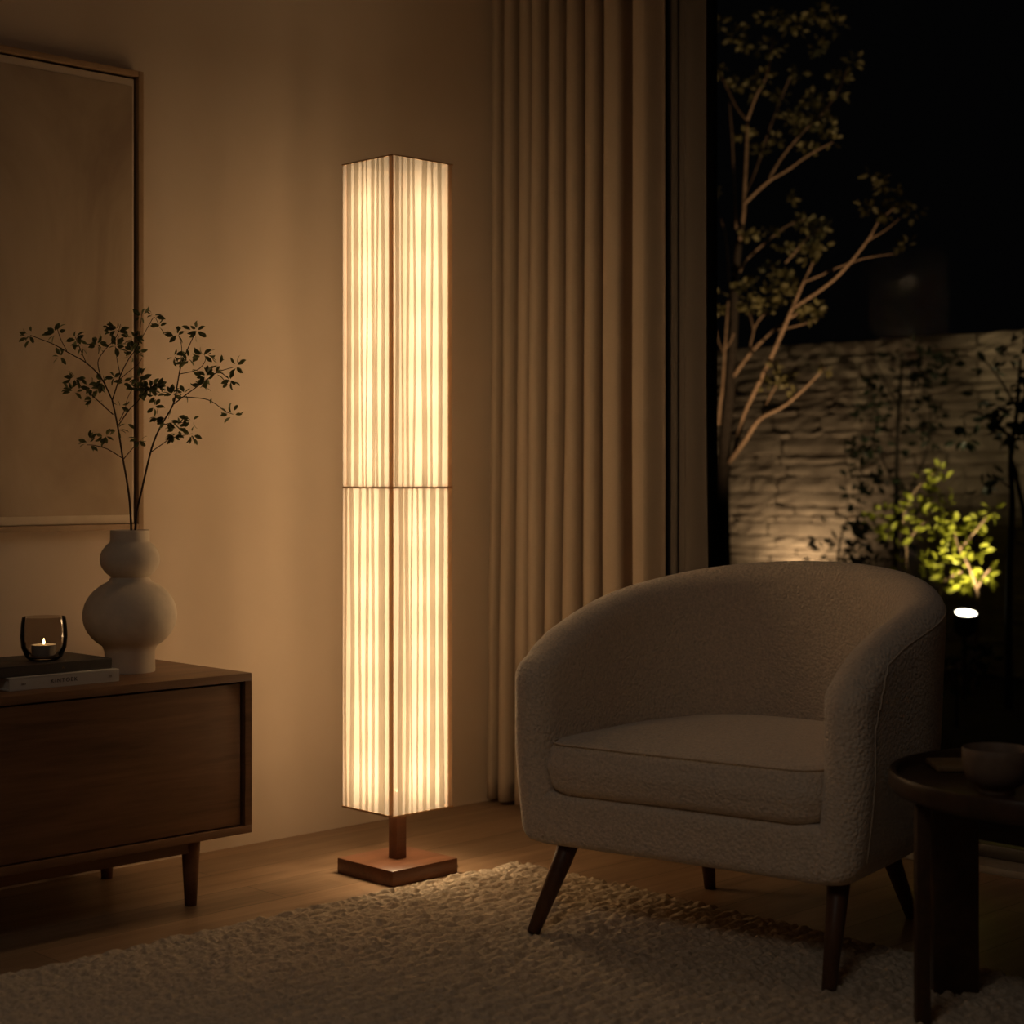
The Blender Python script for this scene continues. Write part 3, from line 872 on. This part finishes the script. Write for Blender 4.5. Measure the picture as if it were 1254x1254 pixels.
lathe('flame', [(0, 0.0225), (0.002, 0.0245), (0.0027, 0.027), (0.0018, 0.031), (0, 0.036)], emit('flame_glow', (1.0, 0.62, 0.25), 14.0), tl, 16)
light('candle_light', 'POINT', (0, 0, 0.030), 0.035, (1.0, 0.55, 0.2), 0.004).parent = tl

VP = Vector((-3.172, 1.952, ztop))
s = 3.65/2077
prof = [(0, 0), (30*s, 0), (30.5*s, 3*s), (30*s, 24*s), (33*s, 26*s)]
c0, r0, rz0 = 69*s, 56.5*s, 46*s                     # lower bulb
for k in range(17):
    a = math.radians(-62+k*(124)/16)
    prof.append((r0*math.cos(a) if k else 33*s, c0+rz0*math.sin(a)))
prof = [p for p in prof]
c1, r1, rz1 = 137*s, 36*s, 27.5*s
up = []
for k in range(15):
    a = math.radians(-52+k*(100)/14)
    up.append((r1*math.cos(a), c1+rz1*math.sin(a)))
prof = prof[:4]+[(31*s, 26.5*s)]+prof[6:]
prof += [(24.5*s, 112.5*s)]+up+[(23.6*s, 159.5*s), (23.5*s, 172*s), (22.3*s, 172.6*s), (21*s, 171.5*s), (20.5*s, 150*s), (12*s, 120*s), (0, 118*s)]
vase = lathe('vase', prof, M['ceramic'], None, 64)
vase.location = VP
tag(vase, 'matte beige double-bulb ceramic vase holding leafy branches on the sideboard', 'vase')

VD = VP.dot(FW)
def v3(X, Y, dz=0.0): return at_depth(X/3.8, 360+Y/3.8, VD+dz)
left_br = [
    ([(614, 1235), (606, 1000), (590, 870), (572, 770), (548, 620), (522, 495)], (0.0026, 0.0017)),
    ([(522, 495), (470, 390, -.02), (400, 320, -.04), (330, 280, -.06), (250, 235, -.07), (180, 207, -.08), (140, 192, -.08)], (0.0016, 0.0006)),
    ([(522, 495), (560, 380, .03), (600, 300, .05), (640, 240, .06), (655, 130, .07), (660, 85, .07)], (0.0014, 0.0006)),
    ([(525, 560), (470, 510, .03), (420, 465, .05), (360, 420, .06), (330, 440, .06)], (0.0013, 0.0006)),
    ([(548, 615), (600, 540, -.03), (640, 500, -.05), (690, 440, -.07), (735, 425, -.08)], (0.0013, 0.0006)),
    ([(570, 765), (500, 722, -.02), (440, 705, -.03), (405, 702, -.03)], (0.0012, 0.0006)),
    ([(573, 770), (620, 715, .02), (655, 680, .03)], (0.0011, 0.0006)),
    ([(470, 390, -.02), (455, 320, -.01), (480, 270, 0), (540, 200, .01), (560, 140, .01)], (0.0011, 0.0005)),
    ([(310, 265, -.06), (280, 205, -.07), (260, 140, -.07)], (0.0009, 0.0005)),
    ([(510, 470), (490, 420, .01), (480, 380, .02)], (0.0009, 0.0005)),
    ([(400, 320, -.04), (370, 250, -.05), (350, 200, -.05)], (0.0009, 0.0005)),
    ([(560, 380, .03), (545, 310, .03), (535, 240, .03)], (0.0009, 0.0005)),
    ([(555, 590), (580, 540, .02), (595, 480, .03), (640, 400, .04)], (0.0009, 0.0005)),
    ([(640, 240, .06), (690, 150, .06), (718, 108, .06), (740, 150, .06)], (0.0008, 0.0005)),
    ([(555, 400, .03), (600, 360, .04), (640, 330, .05), (660, 300, .05)], (0.0009, 0.0005)),
]
left_cl = [(135, 195, 42, 8), (255, 180, 42, 10), (285, 290, 30, 6), (350, 210, 38, 9), (380, 245, 28, 7), (450, 235, 38, 11), (540, 165, 50, 14), (540, 240, 30, 9), (620, 205, 46, 18),
    (620, 270, 44, 16), (655, 100, 28, 6), (350, 390, 34, 8), (340, 450, 34, 9), (420, 440, 44, 13), (430, 490, 22, 6), (470, 410, 34, 9), (530, 390, 24, 5), (575, 410, 18, 4), (640, 390, 42, 13),
    (650, 450, 42, 13), (700, 440, 46, 17), (735, 430, 24, 8), (725, 480, 20, 6), (560, 525, 24, 4), (490, 660, 30, 8), (415, 690, 38, 9), (545, 630, 24, 4), (645, 680, 26, 6), (720, 525, 18, 4), (590, 600, 16, 2), (712, 100, 24, 5), (740, 150, 22, 5)]
lb = v3(614, 1235)
lbr = thing('leafy_branch', 'left leafy branch in the vase, leaning left before the framed picture', 'branch', lb, 0, 'leafy branches in the vase')
plant_parts(left_br, left_cl, v3, lbr, M['twig'], M['sprig'], lambda r: r/3.8*VD/FPX, 0.0185, 0.52, density=1.3)
right_br = [
    ([(626, 1235), (632, 1050), (660, 910), (705, 720), (745, 620), (805, 515), (825, 420), (838, 350), (856, 295), (880, 240), (912, 172)], (0.0026, 0.0008)),
    ([(805, 515), (870, 465, -.03), (940, 415, -.05), (1010, 365, -.06), (1090, 340, -.07)], (0.0014, 0.0006)),
    ([(850, 478, -.02), (950, 488, -.05), (1000, 510, -.06), (1045, 545, -.07), (1085, 560, -.07)], (0.0011, 0.0006)),
    ([(703, 735), (760, 695, .03), (800, 670, .05), (895, 650, .06)], (0.0012, 0.0006)),
    ([(750, 612), (800, 600, -.02), (870, 598, -.03)], (0.0010, 0.0006)),
    ([(838, 350), (845, 250, .02), (830, 190, .03)], (0.0009, 0.0005)),
    ([(838, 372), (920, 352, .02), (955, 310, .03), (950, 280, .03)], (0.0010, 0.0005)),
    ([(1020, 362, -.06), (1055, 385, -.06), (1072, 410, -.06)], (0.0008, 0.0005)),
]
right_cl = [(915, 170, 44, 9), (825, 190, 34, 7), (810, 290, 24, 5), (870, 300, 38, 10), (945, 290, 38, 10), (1020, 330, 20, 4), (960, 380, 42, 13),
    (1000, 370, 24, 6), (1070, 400, 30, 7), (1095, 335, 38, 7), (800, 465, 34, 8), (860, 460, 20, 4), (940, 430, 24, 6), (985, 480, 8, 1), (1080, 560, 38, 7), (780, 590, 42, 13), (830, 620, 42, 13),
    (890, 590, 24, 6), (810, 660, 34, 9), (890, 655, 34, 8), (845, 325, 20, 4), (735, 575, 20, 5)]
rb = v3(626, 1235)
rbr = thing('leafy_branch', 'right leafy branch in the vase, leaning right over the bare wall', 'branch', rb, 0, 'leafy branches in the vase')
plant_parts(right_br, right_cl, v3, rbr, M['twig'], M['sprig'], lambda r: r/3.8*VD/FPX, 0.0185, 0.52, density=1.3)

# ------------------------------------------------------------------ framed picture
PX = XW+0.002
pic = thing('framed_picture', 'large framed abstract canvas in muted beige on the left wall above the sideboard', 'picture', (PX, 2.125, 0.781))
PL, PH, PT = 1.25, 1.055, 0.034
bm = bmesh.new()
add_box(bm, 0, PT, -0.013, 0, 0, PH, 0.001)
add_box(bm, 0, PT, -PL, -PL+0.013, 0, PH, 0.001)
add_box(bm, 0, PT, -PL+0.013, -0.013, 0, 0.013, 0.001)
add_box(bm, 0, PT, -PL+0.013, -0.013, PH-0.013, PH, 0.001)
bm_obj('frame', bm, M['frame_wood'], pic)
box('backing', 0.0, 0.006, -PL+0.013, -0.013, 0.013, PH-0.013, M['black'], pic)
bm = bmesh.new()
# stretched canvas with soft rounded edges, floating inside the frame
add_box(bm, 0.006, 0.026, -PL+0.020, -0.020, 0.0135, PH-0.018, 0.003, 3)
bm_obj('mat_border', bm, M['mat_board'], pic)
box('canvas', 0.0255, 0.0275, -PL+0.038, -0.026, 0.034, PH-0.036, M['canvas'], pic, 0.0008)

# ------------------------------------------------------------------ armchair
TH = math.radians(10.5)
AC = thing('armchair', 'cream boucle barrel armchair with loose seat cushion and splayed wooden legs', 'armchair', (-2.057, 2.425, 0.013), TH)
def interp(t, xs, ys):
    return float(np.interp(t, xs, ys))
def arm_path(n=120):
    """U of the shell's middle line: arms straight, back half an ellipse-like curve; front at y = 0"""
    w, ys, D_ = 0.335, 0.26, 0.625
    pts = []
    for i in range(n+1):
        t = i/n
        # arc-like parameter: left arm, back, right arm
        if t < 0.24: pts.append((-w, 0.045+(ys-0.045)*t/0.24))
        elif t > 0.76: pts.append((w, 0.045+(ys-0.045)*(1-t)/0.24))
        else:
            a = PI-(t-0.24)/0.52*PI
            ca, sa = math.cos(a), math.sin(a)
            e = 2/2.1
            pts.append((w*math.copysign(abs(ca)**e, ca), ys+(D_-ys)*abs(sa)**e))
    return pts
def shell():
    P = arm_path()
    n = len(P)
    # normals
    Nn = []
    for i in range(n):
        a = P[max(i-1, 0)]; b = P[min(i+1, n-1)]
        tx, ty = b[0]-a[0], b[1]-a[1]; l = math.hypot(tx, ty); tx /= l; ty /= l
        Nn.append((-ty, tx))     # outward (left arm -> -x)
    def height(y): return interp(y, [0.0, 0.03, 0.07, 0.12, 0.2, 0.3, 0.45, 0.55, 0.625], [0.495, 0.525, 0.556, 0.582, 0.608, 0.632, 0.664, 0.688, 0.705])
    secs = []
    def section(px, py, nx, ny, h, ht, zb_, back, fwd=0.0):
        """closed loop, outer bottom -> outer top -> inner top -> inner bottom"""
        S_ = []
        rt = ht
        def add(off, z):
            lean = 0.025*back*max(0, (z-0.25)/0.45)
            tp = -0.022*max(0, (0.36-z)/0.2)**1.3
            o_ = off+lean+tp
            S_.append((px+nx*o_, py+ny*o_-fwd, z))
        rb_ = min(0.045, ht*0.9)
        for k in range(5):                      # outer bottom rounding
            a = -PI/2+PI/2*k/4
            add(ht-rb_+rb_*math.cos(a), zb_+rb_+rb_*math.sin(a))
        top = h-rt
        for k in range(1, 15): add(ht, zb_+rb_+(top-zb_-rb_)*k/15)
        for k in range(0, 13):
            a = PI*k/12
            add(ht*math.cos(a), top+rt*math.sin(a))
        for k in range(1, 15): add(-ht, top-(top-zb_-0.02)*k/15)
        add(-ht, zb_)
        return S_
    for i in range(n):
        (px, py), (nx, ny) = P[i], Nn[i]
        back = max(0.0, min(1.0, (py-0.15)/0.4)); back = back*back*(3-2*back)
        secs.append((px, py, nx, ny, height(py), 0.043+0.004*back, 0.163, back, 0.0))
    def cap(i):
        (px, py), (nx, ny) = P[i], Nn[i]
        out = []
        R_ = 0.048
        for k in range(1, 9):
            a = PI/2*k/8
            sc = max(0.10, math.cos(a))
            out.append((px, py, nx, ny, height(py)-0.065*(1-math.cos(a))**0.9-0.0, 0.043*sc, 0.163+0.02*(1-math.cos(a)), 0.0, R_*math.sin(a)))
        return out
    full = cap(0)[::-1]+secs+cap(n-1)
    V, Fc = [], []; m = None
    for q in full:
        S_ = section(*q); m = len(S_); V += S_
    for i in range(len(full)-1):
        for k in range(m):
            l = (k+1) % m
            Fc.append((i*m+k, i*m+l, (i+1)*m+l, (i+1)*m+k))
    for e in (0, (len(full)-1)*m):
        for k in range(m//2):
            q = (e+k, e+k+1, e+m-2-k, e+m-1-k)
            if len(set(q)) < 4: q = (e+k, e+k+1, e+m-1-k)
            Fc.append(q if e else q[::-1])
    o = mesh_obj('backrest', V, Fc, M['boucle'], AC)
    # seam along the outer edge: up the arm front, then along below the top edge
    caps = 8
    for side in (0, 1):
        line = []
        idx = caps+2 if side == 0 else len(full)-1-caps-2
        st = 1 if side == 0 else -1
        for k in range(4, 17): line.append(V[idx*m+k])
        j = idx
        for q in range(1, 62):
            j += st; line.append(V[j*m+min(20, 16+q//2)])
        V2, F2 = tube_geo([Vector(p) for p in line], 0.0012, 6)
        mesh_obj('piping', V2, F2, M['piping'], AC)
shell()

def plan_inner(w, yf, yb, e, n=64, rf=0.05):
    """seat plan: straight front with round corners, rounded back"""
    pts = []
    ym = yf+0.24
    pts += [(-w, ym)]
    for k in range(7):
        a = PI+PI/2*k/6; pts.append((-w+rf+rf*math.cos(a), yf+rf+rf*math.sin(a)))
    for k in range(1, 10): pts.append((-w+rf+(2*w-2*rf)*k/10, yf))
    for k in range(7):
        a = -PI/2+PI/2*k/6; pts.append((w-rf+rf*math.cos(a), yf+rf+rf*math.sin(a)))
    for k in range(0, 33):
        a = PI*k/32
        ca, sa = math.cos(a), math.sin(a)
        pts.append((w*math.copysign(abs(ca)**e, ca), ym+(yb-ym)*abs(sa)**e))
    return pts[:-1]
def puffed(name, plan, z0, z1, r, crown, mat, sag=0.0, seg=6, puff=0.0):
    V, Fc = [], []
    cxx = sum(p[0] for p in plan)/len(plan); cyy = sum(p[1] for p in plan)/len(plan)
    rings = []
    def ringz(inset, z, dome=0.0):
        s_ = len(V)
        for (x, y) in plan:
            d = math.hypot(x-cxx, y-cyy); k = max(0.0, 1-inset/d)
            V.append((cxx+(x-cxx)*k, cyy+(y-cyy)*k, z))
        rings.append(list(range(s_, s_+len(plan))))
    for k in range(8): ringz(r+0.2*(7-k)/8, z0)
    for k in range(seg+1):
        a = -PI/2+PI/2*k/seg; ringz(r-r*math.cos(a), z0+r+r*math.sin(a))
    for k in range(1, 5): ringz(-puff*math.sin(PI*k/5), z0+r+(z1-z0-2*r)*k/5)
    for k in range(seg+1):
        a = PI/2*k/seg; ringz(r-r*math.cos(a), z1-r+r*math.sin(a))
    for k in range(1, 12):
        t = k/12; ringz(r+0.30*t, z1+crown*(1-(1-t)**2.2))
    for a, b in zip(rings, rings[1:]):
        n_ = len(a)
        for i in range(n_):
            j = (i+1) % n_; Fc.append((a[i], a[j], b[j], b[i]))
    Fc.append(tuple(rings[0])[::-1]); Fc.append(tuple(rings[-1]))
    return mesh_obj(name, V, Fc, mat, AC)
puffed('seat_base', plan_inner(0.345, 0.008, 0.60, 0.85, rf=0.04), 0.163, 0.268, 0.022, 0.0, M['boucle'])
puffed('seat_cushion', plan_inner(0.297, -0.004, 0.575, 0.85, rf=0.055), 0.266, 0.372, 0.030, 0.030, M['boucle'], puff=0.006)
# welt of the cushion
pln = plan_inner(0.297, -0.004, 0.575, 0.85, rf=0.055)
line = [Vector((x*0.985, y if y > 0.05 else y+0.004, 0.3665)) for x, y in pln[:26]]
V2, F2 = tube_geo(line, 0.0019, 6); mesh_obj('piping', V2, F2, M['piping'], AC)
for (x0, y0, x1, y1, g) in ((-0.265, 0.065, -0.291, -0.035, 0.0), (0.303, 0.075, 0.337, -0.045, 0.0), (-0.19, 0.47, -0.208, 0.53, -0.013), (0.225, 0.45, 0.252, 0.545, -0.013)):
    V, Fc = tube_geo([(x0, y0, 0.18), (x0*0.75+x1*0.25, y0*0.75+y1*0.25, 0.13), (x1, y1, 0.0+g)], [0.0215, 0.019, 0.0125], 20)
    mesh_obj('leg', V, Fc, M['leg_wood'], AC)

# ------------------------------------------------------------------ side table, cup, coaster
TT = 0.395
TC = Vector((-1.374, 2.63, 0.013))
tbl = thing('side_table', 'small round dark wood side table with raised rim beside the armchair', 'side table', TC)
R_ = 0.29
lathe('tabletop', [(0, TT-0.042), (R_-0.03, TT-0.042), (R_-0.006, TT-0.034), (R_, TT-0.024), (R_, TT-0.004), (R_-0.003, TT), (R_-0.010, TT), (R_-0.014, TT-0.004), (R_-0.018, TT-0.012), (R_-0.025, TT-0.014), (0, TT-0.014)], M['dark_wood'], tbl, 96)
ang = math.atan2(FW.y, FW.x)
Rz = Matrix.Rotation(ang, 4, 'Z')          # local x away from the viewer, local y to the left
legs = [(-0.070, -0.046, 0.243, 0.266), (0.10, 0.122, 0.118, 0.196), (-0.070, -0.046, -0.266, -0.243), (0.10, 0.122, -0.196, -0.118)]
for (x0, x1, y0, y1) in legs:
    bm = bmesh.new(); add_box(bm, x0, x1, y0, y1, -0.013 if y0 < 0 and x0 > 0 else 0.0, TT-0.042, 0.0015, 2, Rz)
    bm_obj('leg', bm, M['dark_wood'], tbl)
zt_ = 0.013+TT-0.0138
dcu = (HC-zt_)*FPX/(975-HOR)+0.03
cpos = at_depth(1221, 975, dcu); cpos.z = zt_
cup = lathe('cup', [(0, 0.0), (0.027, 0.0), (0.029, 0.003), (0.028, 0.008), (0.036, 0.012), (0.047, 0.022), (0.0525, 0.038), (0.0545, 0.058), (0.0548, 0.071), (0.0535, 0.0725), (0.0520, 0.071),
                    (0.0515, 0.056), (0.049, 0.038), (0.043, 0.024), (0.03, 0.016), (0, 0.014)], M['cup'], None, 56, tuple(cpos))
tag(cup, 'round brown stoneware cup standing on the dark side table', 'cup')
cpp = at_depth(1172, 940, (HC-zt_)*FPX/(941-HOR)); cpp.z = zt_
bm = bmesh.new(); add_box(bm, -0.045, 0.045, -0.045, 0.045, 0.0, 0.012, 0.004, 3, Matrix.Rotation(math.radians(44), 4, 'Z'))
co = bm_obj('coaster', bm, M['coaster']); co.location = cpp
tag(co, 'tan wooden coaster at the back of the side table, half behind the cup', 'coaster')

# ------------------------------------------------------------------ unseen fixture added over the fill light, behind the viewer
cl = thing('fill_fixture', 'flat round disc added above the fill light, out of view', 'ceiling lamp', (-0.9, 0.2, CEIL))
lathe('fixture_disc', [(0, 0), (0.47, 0), (0.47, -0.05), (0.45, -0.06), (0.445, -0.045), (0, -0.045)], M['mat_board'], cl, 64)
